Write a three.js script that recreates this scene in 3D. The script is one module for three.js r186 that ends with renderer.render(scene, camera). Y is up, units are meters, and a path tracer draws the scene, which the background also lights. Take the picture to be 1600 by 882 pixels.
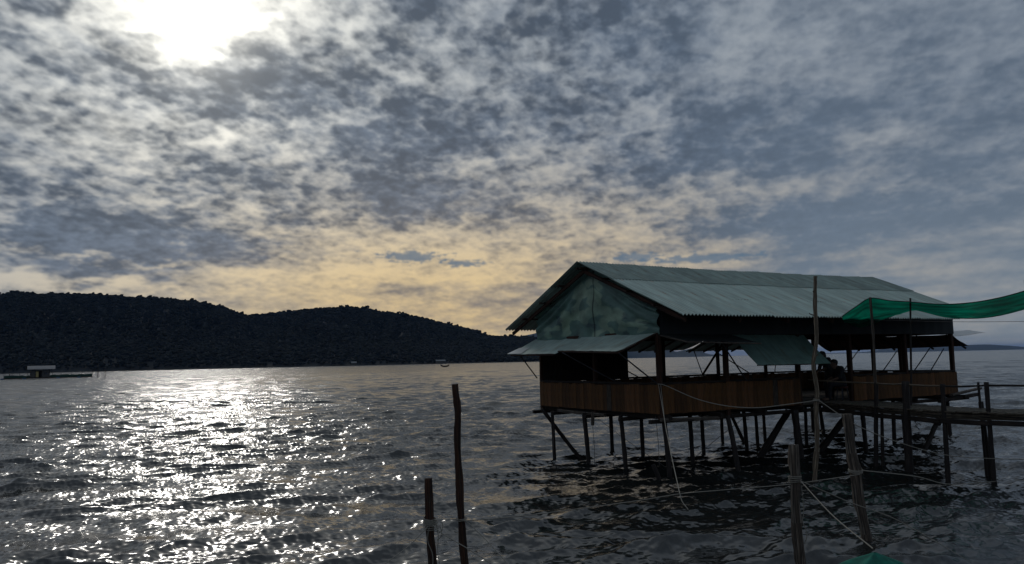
import * as THREE from 'three';
import { mergeGeometries } from 'three/addons/utils/BufferGeometryUtils.js';
import { MarchingCubes } from 'three/addons/objects/MarchingCubes.js';

// ------------------------------------------------------------------ numbers
function rng(seed) { let a = seed >>> 0; return () => { a = (a + 0x6D2B79F5) | 0; let t = Math.imul(a ^ (a >>> 15), 1 | a); t = (t + Math.imul(t ^ (t >>> 7), 61 | t)) ^ t; return ((t ^ (t >>> 14)) >>> 0) / 4294967296; }; }
const R = (d) => d * Math.PI / 180, clamp = (x, a = 0, b = 1) => Math.min(b, Math.max(a, x)), mix = (a, b, t) => a + (b - a) * t;
const sstep = (a, b, x) => { const t = clamp((x - a) / (b - a)); return t * t * (3 - 2 * t); };
const PERM = new Uint8Array(512), GX = new Float32Array(256), GY = new Float32Array(256);
{ const r = rng(77), p = [...Array(256).keys()]; for (let i = 255; i > 0; i--) { const j = Math.floor(r() * (i + 1)); [p[i], p[j]] = [p[j], p[i]]; } for (let i = 0; i < 512; i++) PERM[i] = p[i & 255]; for (let i = 0; i < 256; i++) { const a = r() * Math.PI * 2; GX[i] = Math.cos(a); GY[i] = Math.sin(a); } }
function perlin(x, y) {
  const xi = Math.floor(x), yi = Math.floor(y), fx = x - xi, fy = y - yi, X = xi & 255, Y = yi & 255;
  const u = fx * fx * fx * (fx * (fx * 6 - 15) + 10), v = fy * fy * fy * (fy * (fy * 6 - 15) + 10);
  const a = PERM[PERM[X] + Y], b = PERM[PERM[X + 1] + Y], c = PERM[PERM[X] + Y + 1], d = PERM[PERM[X + 1] + Y + 1];
  const n0 = GX[a] * fx + GY[a] * fy, n1 = GX[b] * (fx - 1) + GY[b] * fy, n2 = GX[c] * fx + GY[c] * (fy - 1), n3 = GX[d] * (fx - 1) + GY[d] * (fy - 1);
  return 1.4 * mix(mix(n0, n1, u), mix(n2, n3, u), v);
}
function fbm(x, y, oct, gain = 0.5) { let s = 0, a = 1, f = 1; for (let i = 0; i < oct; i++) { s += a * perlin(x * f + i * 17.3, y * f - i * 9.1); a *= gain; f *= 2.03; } return s; }

// ------------------------------------------------------------------ camera, sky, sun, exposure
const scene = new THREE.Scene();
const EYE = 3.0;                                           // metres above the water: a person on the landing
const camera = new THREE.PerspectiveCamera(39.9, 1024 / 564, 0.1, 60000);
camera.position.set(0, EYE, 0);
camera.rotation.order = 'YXZ';
camera.rotation.set(R(5.77), 0, R(-1.26));
scene.add(camera);
const SUN_AZ = -22.4, SUN_EL = 23.2;                       // degrees right of straight ahead, above the horizon
const dirOf = (az, el) => new THREE.Vector3(Math.sin(R(az)) * Math.cos(R(el)), Math.sin(R(el)), -Math.cos(R(az)) * Math.cos(R(el)));
const sunDir = dirOf(SUN_AZ, SUN_EL);

// larger banks and openings of the cloud sheet: azimuth, elevation, half sizes (degrees), thicker (+) or thinner (-)
const BANKS = [
  [-26.5, 8.3, 10, 2.2, .95], [-9.3, 16.5, 8.1, 1.6, .45], [-7, 12, 5.2, 1.7, .7], [-13.1, 19.7, 2.8, 1.1, .3], [-32, 20.6, 5.5, 3.5, .28], [9.2, 23.2, 7.5, 2.5, .3], [16.6, 13.8, 12, 2.8, .36],
  [27.1, 16.3, 7.2, 2, .25], [31, 11.7, 6.5, 1.8, .3], [-22.4, 23.6, 6, 3, -.9], [-9.3, 20.9, 4.3, 2.6, -.3], [-29.7, 16.3, 6, 1.2, -.32], [-24.7, 15.4, 4, 1.3, -.25], [-17.5, 10, 10.5, 1, -.3],
  [-7.5, 7.4, 10.4, 2.8, -.5], [-13.9, 5.9, 9.2, .9, -.35], [-30.9, 7.5, 6, .4, -.75], [-24.5, 7.1, 2.8, .35, -.6], [11.9, 11.2, 8, 1, -.4], [25, 14.3, 3.5, .5, -.35], [3.3, 23.1, 2.4, 2.1, -.25], [7.5, 18, 2.8, 1.8, -.22],
  [27, 5, 14, 2.5, .15], [-8, 5.4, 7, .5, .35], [22, 9, 9, 1.6, .3], [-4, 40, 44, 10, -.5], [-30, 5.3, 8, .5, -.7],  // the wide overhead opening is added out of view to brighten the water
];
const CORE = .6;
const HOLES = [[-7.5, 7.75, 2.3, .42], [-3.5, 7.2, 1.7, .24], [9.2, 7.3, 1.6, .34], [14, 7.0, 4, .3]];
function worley(x, y) {                                    // distance to the nearest of scattered points, 0 .. about 1
  const xi = Math.floor(x), yi = Math.floor(y); let m = 9;
  for (let j = -1; j <= 1; j++) for (let i = -1; i <= 1; i++) { const h = PERM[PERM[(xi + i) & 255] + ((yi + j) & 255)], dx = xi + i + .5 + .46 * GX[h] - x, dy = yi + j + .5 + .46 * GY[h] - y, d = dx * dx + dy * dy; if (d < m) m = d; }
  return Math.sqrt(m);
}
function skyColor(dx, dy, dz, out) {
  const el = Math.asin(clamp(dy, -1, 1)) * 180 / Math.PI, az = Math.atan2(dx, -dz) * 180 / Math.PI;
  const th = Math.acos(clamp(dx * sunDir.x + dy * sunDir.y + dz * sunDir.z, -1, 1)) * 180 / Math.PI;
  const k = 1 / (dy + 0.2), x = (dx * .97 + dz * .24) * k, y = (dz * .97 - dx * .24) * k;
  const wx = fbm(x * 2.4 + 5, y * 2.4 + 3, 4), wy = fbm(x * 2.4 - 8, y * 2.4 + 11, 4);
  const big = fbm(x * .9 + 2.2, y * .9 + 7.1, 3), mid = fbm(x * 3.6 + 31, y * 3.1 - 4, 3, .55);
  const fx = fbm(x * 13, y * 11 + 3, 4, .6), fy = fbm(x * 13 + 40, y * 11 - 7, 4, .6), fine = fbm(x * 34, y * 28, 4, .62);
  const puff = .52 - worley(x * 9.5 + .34 * fx + .2 * wx, y * 8.2 + .34 * fy), puff2 = .5 - worley(x * 22 + .5 * fx + 9, y * 19 + .5 * fy);
  const calm = clamp(sstep(6, 24, az) * .40 + (1 - sstep(3, 11, el)) * .65, 0, .9);    // smoother, streaky sheet to the right and low down
  const streak = fbm(x * 1.6 + y * 1.2 + wx * .25, y * 6.5 - x * 2.2 + wy * .3, 5, .55);
  let t = .63 - .30 * sstep(27, 50, el) + .22 * big + .30 * mid * (1 - .3 * calm) + (.52 * puff + .44 * puff2 + .05 * fx + .15 * fine) * (1 - calm) + (.26 * streak + .05 * fine + .12 * fx) * calm;
  const jx = az + 2.2 * wx + 1.5 * mid + 1.0 * fx, jy = el + .8 * wy + .5 * mid + .45 * fy;
  for (const [a, e, ra, re, w] of BANKS) { const q = ((jx - a) / ra) ** 2 + ((jy - e) / re) ** 2; if (q < 6) t += (w > 0 ? .62 : .8) * w * Math.exp(-q); }
  const soft = (.55 * puff + .35 * puff2) * (1 - calm) + .5 * streak * calm + .25 * mid, c = .9 * sstep(-.02, 1.08, t) + .1 * clamp(t);
  const shade = clamp(1.10 - .95 * soft - .25 * fx - .2 * fine, .7, 1.75);          // undersides: each puff darkest at its middle
  // what comes through thin cloud, and the shaded undersides of the thick
  const g = Math.exp(-th / 12), g2 = Math.exp(-th / 30), low = Math.exp(-((el / 10.5) ** 2)) * Math.exp(-(((az + 8) / (az > -8 ? 30 : 24)) ** 2)), haze = Math.exp(-Math.max(el, 0) / 3.0);
  const warmLow = haze * Math.exp(-(((az + 5) / 24) ** 2));
  let br = .235 + .13 * g2 + .88 * g, bg = .275 + .13 * g2 + .81 * g, bb = .33 + .11 * g2 + .64 * g;
  br = mix(br, .98, .95 * low); bg = mix(bg, .675, .95 * low); bb = mix(bb, .25, .95 * low);
  let dr = (.082 + .022 * g2 + .10 * g) * shade, dg = (.116 + .020 * g2 + .095 * g) * shade, db = (.172 + .012 * g2 + .08 * g) * shade;
  const lw = low * Math.exp(-(((az + 5) / 17) ** 2)); dr = mix(dr, .36, lw * .40); dg = mix(dg, .285, lw * .40); db = mix(db, .205, lw * .36); dr = mix(dr, .42, warmLow * .85); dg = mix(dg, .315, warmLow * .85); db = mix(db, .225, warmLow * .85);
  const side = sstep(3, 26, az) * (1 - sstep(60, 110, az)), sl = side * Math.exp(-((el / 9) ** 2));
  dr = mix(dr, .118, side * .7); dg = mix(dg, .158, side * .7); db = mix(db, .215, side * .7); dr = mix(dr, .18, sl * .8); dg = mix(dg, .235, sl * .8); db = mix(db, .295, sl * .8);
  const cool = haze * (1 - warmLow) * .8;
  br = mix(br, .29, cool); bg = mix(bg, .315, cool); bb = mix(bb, .325, cool); dr = mix(dr, .235, cool); dg = mix(dg, .262, cool); db = mix(db, .28, cool);
  let r = mix(br, dr, c), gg = mix(bg, dg, c), b = mix(bb, db, c);
  for (const [a, e, ra, re] of HOLES) {                     // small clear openings: plain blue
    const q = ((az - a) / ra) ** 2 + ((el - e) / re) ** 2;
    if (q < 9) { const m = sstep(.36, .74, Math.exp(-q * .7) + .48 * fbm(az * 1.3, el * 4.6 + 3, 5, .55)); r = mix(r, .105, m * .8); gg = mix(gg, .165, m * .8); b = mix(b, .235, m * .8); }
  }
  const thc = th * (1 + .22 * mid + .30 * puff + .16 * puff2 + .1 * fx), core = Math.exp(-((thc / 3.6) ** 2)), ring = Math.exp(-((th / 7.5) ** 2)), open = 1 - .8 * c;
  r += CORE * core + .40 * ring * open; gg += .97 * CORE * core + .38 * ring * open; b += .88 * CORE * core + .33 * ring * open;
  out[0] = r; out[1] = gg; out[2] = b;
}
{
  const W = 4096, Hh = 2048, data = new Float32Array(W * Hh * 4), out = [0, 0, 0];
  for (let j = 0; j < Hh; j++) {
    const el = ((j + .5) / Hh - .5) * Math.PI, low = el < 0;
    const step = el > R(40) ? 4 : 1;                        // broad steps where the sheet of cloud is far from view
    for (let i = 0; i < W; i++) {
      const o = (j * W + i) * 4;
      if (low) { data[o] = .16; data[o + 1] = .17; data[o + 2] = .18; data[o + 3] = 1; continue; }
      if (step > 1 && i % step) { data.copyWithin(o, o - 4, o); continue; }
      const a = ((i + .5 * step) / W - .5) * 2 * Math.PI, ce = Math.cos(el);
      skyColor(Math.cos(a) * ce, Math.sin(el), Math.sin(a) * ce, out);
      data[o] = out[0]; data[o + 1] = out[1]; data[o + 2] = out[2]; data[o + 3] = 1;
    }
  }
  const sky = new THREE.DataTexture(data, W, Hh, THREE.RGBAFormat, THREE.FloatType);
  sky.mapping = THREE.EquirectangularReflectionMapping; sky.magFilter = THREE.LinearFilter; sky.minFilter = THREE.LinearFilter; sky.wrapS = THREE.RepeatWrapping; sky.needsUpdate = true;
  scene.background = sky; scene.environment = sky;
}
const sun = new THREE.DirectionalLight(new THREE.Color(1, .95, .88), 0.3);
sun.position.copy(sunDir).multiplyScalar(200).add(new THREE.Vector3(5, 0, -20));
sun.target.position.set(5, 0, -20);
sun.castShadow = true; sun.shadow.radius = 12; sun.shadow.mapSize.set(2048, 2048);
Object.assign(sun.shadow.camera, { left: -40, right: 40, top: 40, bottom: -40, near: 1, far: 600 });
scene.add(sun, sun.target);

const renderer = new THREE.WebGLRenderer({ antialias: true });
renderer.setSize(1024, 564);
renderer.toneMapping = THREE.LinearToneMapping;
renderer.toneMappingExposure = 1.0;
renderer.shadowMap.enabled = true;
scene.fog = new THREE.FogExp2(new THREE.Color(.25, .5, 1.0), 2.0e-5);

// ------------------------------------------------------------------ naming
const taken = new Map();
function numbered(name) { const n = taken.get(name) || 0; taken.set(name, n + 1); return n ? `${name}_${String(n).padStart(3, '0')}` : name; }
function thing(name, label, category, pos = [0, 0, 0], turn = 0, group) {
  const o = new THREE.Group(); o.name = numbered(name); o.position.set(...pos); o.rotation.y = turn; o.userData = { label, category };
  if (group) o.userData.group = group; scene.add(o); return o;
}
function part(name, geo, mat, parent, label) {
  const m = new THREE.Mesh(geo, mat); m.name = name; m.castShadow = m.receiveShadow = true; if (label) m.userData.label = label; parent.add(m); return m;
}
function single(name, geo, mat, label, category, group) { const m = part(numbered(name), geo, mat, scene); m.userData = { label, category }; if (group) m.userData.group = group; return m; }
function structure(name, geo, mat, label, category) { const m = part(numbered(name), geo, mat, scene); m.userData = { kind: 'structure', label, category }; return m; }
const V = (a) => new THREE.Vector3(...a);

// ------------------------------------------------------------------ textures and materials
function dataTex(w, h, fn, srgb, rep = [1, 1]) {
  const d = new Uint8Array(w * h * 4), c = [0, 0, 0];
  for (let j = 0; j < h; j++) for (let i = 0; i < w; i++) { fn(i / w, j / h, c); const o = (j * w + i) * 4; for (let k = 0; k < 3; k++) d[o + k] = clamp(c[k]) * 255; d[o + 3] = 255; }
  const t = new THREE.DataTexture(d, w, h); t.wrapS = t.wrapT = THREE.RepeatWrapping; t.magFilter = THREE.LinearFilter; t.minFilter = THREE.LinearMipmapLinearFilter; t.generateMipmaps = true;
  if (srgb) t.colorSpace = THREE.SRGBColorSpace; t.repeat.set(...rep); t.needsUpdate = true; return t;
}
// weathered wood: grain along v, knots, grey wear
function woodTex(base, wear, seed) {
  return dataTex(256, 512, (u, v, c) => {
    const x = u * 9 + seed, y = v * 3 + seed * .7;
    const g = fbm(x * 3 + .4 * perlin(x, y * 1.4), y * .55, 4, .6), s = fbm(x * .7, y * 1.1 + 9, 3), m = sstep(-.1, .7, s);
    const crack = sstep(.36, .5, perlin(x * 2.6 + .5 * perlin(x, y), y * .35 + 3)) * .55;
    const l = (1 + .5 * g) * (1 - crack);
    for (let k = 0; k < 3; k++) c[k] = mix(base[k], wear[k], m) * l;
  }, true);
}
const woodGrey = woodTex([.40, .36, .32], [.55, .52, .48], 3), woodBrown = woodTex([.42, .29, .16], [.36, .27, .18], 21), woodDark = woodTex([.23, .19, .16], [.30, .26, .23], 41), woodRed = woodTex([.38, .24, .16], [.36, .29, .23], 61);
const barkBump = dataTex(256, 512, (u, v, c) => { const n = .5 + .35 * fbm(u * 14 + 1, v * 5, 4, .6) - .3 * sstep(.3, .6, perlin(u * 17, v * 2.4)); c[0] = c[1] = c[2] = n; });
const std = (o) => new THREE.MeshStandardMaterial({ roughness: .9, metalness: 0, ...o });
const tint = (r, g, b) => new THREE.Color().setRGB(r, g, b);
const M = {
  postGrey: std({ map: woodGrey, color: tint(.62, .58, .54), bumpMap: barkBump, bumpScale: .012 }), postBrown: std({ map: woodRed, color: tint(.40, .40, .40), bumpMap: barkBump, bumpScale: .012 }), postPale: std({ map: woodGrey, color: tint(1.05, .96, .80), bumpMap: barkBump, bumpScale: .008 }),
  pile: std({ map: woodDark, color: tint(.42, .40, .40), bumpMap: barkBump, bumpScale: .012, roughness: .75 }), beam: std({ map: woodDark, color: tint(.4, .36, .34) }), greyBeam: std({ map: woodGrey, color: tint(.55, .52, .5) }),
  frameRed: std({ map: woodRed, color: tint(.36, .30, .27) }), board: [.8, 1, 1.25, .62, 1.0].map((k, i) => std({ map: woodBrown, color: tint(.92 * k, .80 * k, (i === 2 ? .75 : .58) * k), bumpMap: barkBump, bumpScale: .003 })),
  boardPale: std({ map: woodGrey, color: tint(.4, .35, .30) }), deck: [.7, .95, 1.15].map((k) => std({ map: woodGrey, color: tint(.6 * k, .55 * k, .46 * k) })),
  darkCloth: std({ color: tint(.018, .018, .02) }), rope: std({ color: tint(.27, .245, .20) }), ropeDark: std({ color: tint(.10, .09, .08) }), rod: std({ color: tint(.03, .03, .035), roughness: .6 }),
};
const roofWear = (seed) => dataTex(512, 512, (u, v, c) => {
  const n = fbm(u * 5 + seed, v * 3, 5, .55), st = fbm(u * 26 + seed, v * 1.6, 3), spot = sstep(.6, .9, fbm(u * 9, v * 9 + seed, 3)) * .3;
  const l = 1 + .09 * n + .07 * st; const rust = sstep(.30, .75, fbm(u * 38 + seed, v * .9, 3)) * sstep(.1, .6, v) * .5; c[0] = .64 * l * (1 - .1 * spot - .05 * rust) + .10 * spot; c[1] = .685 * l * (1 - .4 * spot - .2 * rust); c[2] = .65 * l * (1 - .5 * spot - .3 * rust);
}, true);
const roofTex = roofWear(4);
const roofMat = (r, g, b) => new THREE.MeshStandardMaterial({ map: roofTex, color: tint(r, g, b), roughness: .55, metalness: .15 });
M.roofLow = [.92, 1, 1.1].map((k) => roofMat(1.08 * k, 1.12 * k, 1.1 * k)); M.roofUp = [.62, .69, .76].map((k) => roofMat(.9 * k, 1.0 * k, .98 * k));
M.awning = roofMat(.95, 1.02, 1.02); M.awningDark = roofMat(.45, .6, .58);  // awningDark: same sheets with under-eave shade put into the colour

// ------------------------------------------------------------------ water
// chop running towards the landing; the sheet is finest near the piles and opens out to the horizon
const WAVES = [];
{
  const r = rng(5);
  for (let i = 0; i < 60; i++) {
    const lam = .28 * Math.pow(6.5 / .28, Math.pow(r(), .95)), a = R(96 + (r() + r() + r() - 1.5) * 72), k = 2 * Math.PI / lam;
    const slope = .047 * (lam > 1.7 ? .36 : 1) * (.7 + .6 * r());
    WAVES.push([Math.cos(a) * k, Math.sin(a) * k, slope / k * 1.41, r() * 6.283, lam, Math.cos(a), Math.sin(a)]);
  }
}
function waveAt(x, z, cell, out) {
  const gust = .85 + .45 * perlin(x * .05 + 3, z * .07) + .35 * perlin(x * .23, z * .31 + 5), wx = x + .5 * perlin(x * .21, z * .21), wz = z + .5 * perlin(x * .19 + 7, z * .19);
  let h = 0, ox = 0, oz = 0;
  for (const [kx, kz, a, ph, lam, cx, cz] of WAVES) {
    const keep = clamp((lam / cell - 1.6) / 1.6); if (!keep) continue;
    const p = kx * wx + kz * wz + ph, s = Math.sin(p), c = Math.cos(p), aa = a * keep * gust;
    h += aa * s; ox += aa * c * cx; oz += aa * c * cz;
  }
  out[0] = x + 1.0 * ox; out[1] = h; out[2] = z + 1.0 * oz;
}
{
  const rows = [0, 3, 6, 8, 9.2]; let d = 9.8;
  while (d < 260) { rows.push(d); d += Math.max(.055, d * .0047); }
  while (d < 900) { rows.push(d); d *= 1.0085; }
  while (d < 55000) { rows.push(d); d *= 1.035; }
  const cols = []; for (let a = -180; a < -62; a += 6.5) cols.push(a); for (let a = -62; a < -37.2; a += .5) cols.push(a); for (let a = -37; a <= 37.001; a += .088) cols.push(a); for (let a = 37.5; a < 62; a += .5) cols.push(a); for (let a = 62; a < 180; a += 6.5) cols.push(a); cols.push(180);
  const nr = rows.length, nc = cols.length, P = new Float32Array(nr * nc * 3), UV = new Float32Array(nr * nc * 2), I = new Uint32Array((nr - 1) * (nc - 1) * 6), q = [0, 0, 0];
  const LAT = 6.0; let n = 0;
  for (let j = 0; j < nr; j++) for (let i = 0; i < nc; i++) {
    const a = R(cols[i]), x = Math.sin(a) * rows[j], z = -Math.cos(a) * rows[j], fine = Math.abs(cols[i]) <= 37, side = Math.abs(cols[i]) <= 62;
    if (side && rows[j] > 9) waveAt(x, z, Math.max(fine ? 0 : .009 * rows[j], rows[j] * (rows[j] > 900 ? .035 : rows[j] > 260 ? .0085 : .0049), .06), q); else { q[0] = x; q[1] = 0; q[2] = z; }
    P.set(q, (j * nc + i) * 3); UV[(j * nc + i) * 2] = q[0] / LAT; UV[(j * nc + i) * 2 + 1] = q[2] / LAT;
    if (j && i) { const A = (j - 1) * nc + i - 1, B = A + 1, C = A + nc, D = C + 1; I.set([A, B, C, B, D, C], n); n += 6; }
  }
  const g = new THREE.BufferGeometry(); g.setAttribute('position', new THREE.BufferAttribute(P, 3)); g.setAttribute('uv', new THREE.BufferAttribute(UV, 2)); g.setIndex(new THREE.BufferAttribute(I, 1)); g.computeVertexNormals();
  // ripples too small for the sheet, as a tiling normal map 6 m wide
  const N = 1024, sx = new Float32Array(N * N), sy = new Float32Array(N * N), r = rng(9);
  for (let w = 0; w < 54; w++) {
    const lam = .10 * Math.pow(11, r() * r() * .95 + .05 * r()), a = R(98 + (r() + r() + r() - 1.5) * 118);
    const kx = Math.round(Math.cos(a) * LAT / lam), ky = Math.round(Math.sin(a) * LAT / lam); if (!kx && !ky) continue;
    const K = Math.hypot(kx, ky), s = .0145 * (.6 + .8 * r()), ph = r() * 6.283, cx = new Float32Array(N), sxx = new Float32Array(N);
    for (let i = 0; i < N; i++) { const p = 2 * Math.PI * kx * i / N + ph; cx[i] = Math.cos(p); sxx[i] = Math.sin(p); }
    for (let j = 0; j < N; j++) { const p = 2 * Math.PI * ky * j / N, cj = Math.cos(p), sj = Math.sin(p); for (let i = 0; i < N; i++) { const v = s * 1.41 * (cx[i] * cj - sxx[i] * sj); sx[j * N + i] += v * kx / K; sy[j * N + i] += v * ky / K; } }
  }
  let at = 0;
  const nm = dataTex(N, N, (u, v, c) => { const a = sx[at], b = sy[at], l = 1 / Math.hypot(a, b, 1); at++; c[0] = .5 - .5 * a * l; c[1] = .5 - .5 * b * l; c[2] = .5 + .5 * l; });
  // longer chop for the open sea beyond the reach of the fine sheet: a bump map 40 m wide
  const N2 = 1024, hh = new Float32Array(N2 * N2), L2 = 40; let hlo = 9, hhi = -9;
  for (let w = 0; w < 50; w++) {
    const lam = 1.1 * Math.pow(7, r()), a = R(96 + (r() + r() + r() - 1.5) * 64), kx = Math.round(Math.cos(a) * L2 / lam), ky = Math.round(Math.sin(a) * L2 / lam), ph = r() * 6.283, A = .0135 * (.6 + .8 * r()) * 1.41 * lam / 6.283, cx = new Float32Array(N2), sn = new Float32Array(N2);
    for (let i = 0; i < N2; i++) { const p = 2 * Math.PI * kx * i / N2 + ph; cx[i] = Math.cos(p); sn[i] = Math.sin(p); }
    for (let j = 0; j < N2; j++) { const p = 2 * Math.PI * ky * j / N2, cj = Math.cos(p), sj = Math.sin(p); for (let i = 0; i < N2; i++) hh[j * N2 + i] += A * (sn[i] * cj + cx[i] * sj); }
  }
  for (const v of hh) { if (v < hlo) hlo = v; if (v > hhi) hhi = v; }
  const hb = new Float32Array(N2 * N2 * 4); for (let i = 0; i < N2 * N2; i++) hb[i * 4] = hb[i * 4 + 1] = hb[i * 4 + 2] = (hh[i] - hlo) / (hhi - hlo), hb[i * 4 + 3] = 1;
  const chop = new THREE.DataTexture(hb, N2, N2, THREE.RGBAFormat, THREE.FloatType); chop.wrapS = chop.wrapT = THREE.RepeatWrapping; chop.magFilter = THREE.LinearFilter; chop.repeat.set(LAT / L2, LAT / L2); chop.needsUpdate = true;
  const water = new THREE.MeshPhysicalMaterial({ bumpMap: chop, bumpScale: hhi - hlo, color: tint(.014, .016, .015), roughness: .17, ior: 1.6, normalMap: nm, normalScale: new THREE.Vector2(1, -1) });
  structure('water', g, water, 'dark choppy sea with a glittering path of sunlight', 'sea');
}

// ------------------------------------------------------------------ hills
function profileAt(pts, az) { if (az <= pts[0][0]) return pts[0][1]; for (let i = 1; i < pts.length; i++) if (az <= pts[i][0]) { const t = (az - pts[i - 1][0]) / (pts[i][0] - pts[i - 1][0]); return mix(pts[i - 1][1], pts[i][1], t * t * (3 - 2 * t) * .5 + t * .5); } return pts[pts.length - 1][1]; }
// land between shore and ridge; pts give the height of the ridge by bearing from the landing
function makeLand(pts, r0, r1, r2, da, seed, rough, drop = 0) {
  const a0 = pts[0][0], a1 = pts[pts.length - 1][0], na = Math.round((a1 - a0) / da), nt = 26, P = [], I = [], UV = [];
  const height = (az, t) => {
    const H = Math.max(0, Math.tan(R(profileAt(pts, az))) * r1 + EYE - drop) * sstep(a1 + .01, a1 - 1.2, az);
    const n = fbm(az * 1.1 + seed, t * 3.1 + seed, 4);
    if (t <= 1) return -1 + (H + 1) * Math.pow(t, .85) * (1 - rough * (.35 + .5 * n) * Math.sin(Math.PI * t));
    return -1 + (H + 1) * (1 - sstep(1, 2, t));
  };
  const pos = (az, t) => { const rr = t <= 1 ? mix(r0 * (1 + .03 * perlin(az * .4 + seed, 3)), r1, t) : mix(r1, r2, t - 1); return [Math.sin(R(az)) * rr, height(az, t), -Math.cos(R(az)) * rr]; };
  for (let i = 0; i <= na; i++) for (let j = 0; j <= nt; j++) { const az = mix(a0, a1, i / na); P.push(...pos(az, j / nt * 2)); UV.push(i * .2, j * .4); }
  for (let i = 0; i < na; i++) for (let j = 0; j < nt; j++) { const A = i * (nt + 1) + j, B = A + nt + 1; I.push(A, B, A + 1, B, B + 1, A + 1); }
  const g = new THREE.BufferGeometry(); g.setAttribute('position', new THREE.Float32BufferAttribute(P, 3)); g.setAttribute('uv', new THREE.Float32BufferAttribute(UV, 2)); g.setIndex(I); g.computeVertexNormals();
  return { g, pos, a0, a1 };
}
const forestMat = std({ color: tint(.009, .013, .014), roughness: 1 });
const RIDGE = [[-44, 5.1], [-40, 4.9], [-37.3, 4.94], [-33.5, 4.85], [-32.8, 5], [-31.5, 4.92], [-28.3, 4.98], [-26.4, 4.82], [-24.1, 4.77], [-22.5, 4.6], [-20.8, 4.3], [-19.1, 3.68], [-18.5, 3.62], [-17.4, 3.75], [-15.7, 3.93], [-14.4, 4.06], [-13, 4.15], [-11.9, 4.18], [-10.8, 4.08], [-9.4, 3.79], [-7.6, 3.52], [-6.6, 3.28], [-4.8, 2.86], [-2.9, 2.36], [-2.4, 2.1], [-1.7, 1.9], [-.1, 1.82], [1.3, 1.75], [3.2, 1.35], [4.6, .7], [6, .14]];
const nearHill = makeLand(RIDGE, 1350, 2300, 3600, .12, 11, .5, 8);
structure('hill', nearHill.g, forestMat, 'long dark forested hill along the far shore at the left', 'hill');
{
  // tree crowns over the hill: one mass of wood
  const r = rng(31), lobes = [];
  for (let l = 0; l < 6; l++) {                             // a crown of uneven lobes
    const g = new THREE.IcosahedronGeometry(.34 + .28 * r(), 1), p = g.attributes.position, ox = (r() - .5) * 1.2, oy = (r() - .35) * .9, oz = (r() - .5) * 1.2;
    for (let i = 0; i < p.count; i++) { const v = new THREE.Vector3().fromBufferAttribute(p, i), k = 1 + .55 * perlin(v.x * 5 + l * 3, v.y * 5 + v.z * 4); p.setXYZ(i, v.x * k + ox, v.y * k * .75 + oy, v.z * k + oz); }
    lobes.push(g);
  }
  const base = mergeGeometries(lobes); base.computeVertexNormals();
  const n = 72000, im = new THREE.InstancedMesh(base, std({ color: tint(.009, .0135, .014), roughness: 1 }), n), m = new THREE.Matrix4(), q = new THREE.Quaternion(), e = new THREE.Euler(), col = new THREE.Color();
  for (let i = 0; i < n; i++) {
    const az = mix(nearHill.a0 + 4, nearHill.a1 - .3, r()), crest = i % 5 === 0, t = crest ? .95 + .08 * r() : Math.pow(r(), .75) * .98 + .01, s = (2.1 + 2.9 * r() * r()) * (crest && r() < .1 ? 1.6 : 1), [x, y, z] = nearHill.pos(az, t);
    e.set(r() * .5, r() * 6.28, r() * .5); q.setFromEuler(e);
    m.compose(new THREE.Vector3(x, y + s * (crest && r() < .2 ? 1.0 : .45), z), q, new THREE.Vector3(s * (.8 + .5 * r()), s * (.6 + r() * r() * 1.2), s)); im.setMatrixAt(i, m);
    const k = .7 + .5 * r() + .35 * perlin(az * 1.3, t * 5); im.setColorAt(i, col.setRGB(k * 1.02, k, k * (.8 + .3 * r())));
  }
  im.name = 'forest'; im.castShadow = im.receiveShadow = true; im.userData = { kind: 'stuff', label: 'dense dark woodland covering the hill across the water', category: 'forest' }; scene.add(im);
}
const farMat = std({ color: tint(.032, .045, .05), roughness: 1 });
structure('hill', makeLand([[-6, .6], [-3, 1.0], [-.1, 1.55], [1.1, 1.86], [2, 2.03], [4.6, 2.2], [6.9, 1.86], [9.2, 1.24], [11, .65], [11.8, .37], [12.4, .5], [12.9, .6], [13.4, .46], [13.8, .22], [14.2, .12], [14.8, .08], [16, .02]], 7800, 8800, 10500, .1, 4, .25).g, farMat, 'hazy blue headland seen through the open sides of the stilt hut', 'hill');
structure('island', makeLand([[21, .02], [24.2, .05], [25.3, .2], [26.8, .25], [28, .3], [29, .31], [30.8, .36], [31.3, .35], [32.2, .26], [33.2, .15], [35, .07], [38, .02]], 13500, 15500, 17500, .1, 8, .2).g, farMat, 'low hazy blue island on the horizon at the far right', 'island');

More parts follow.
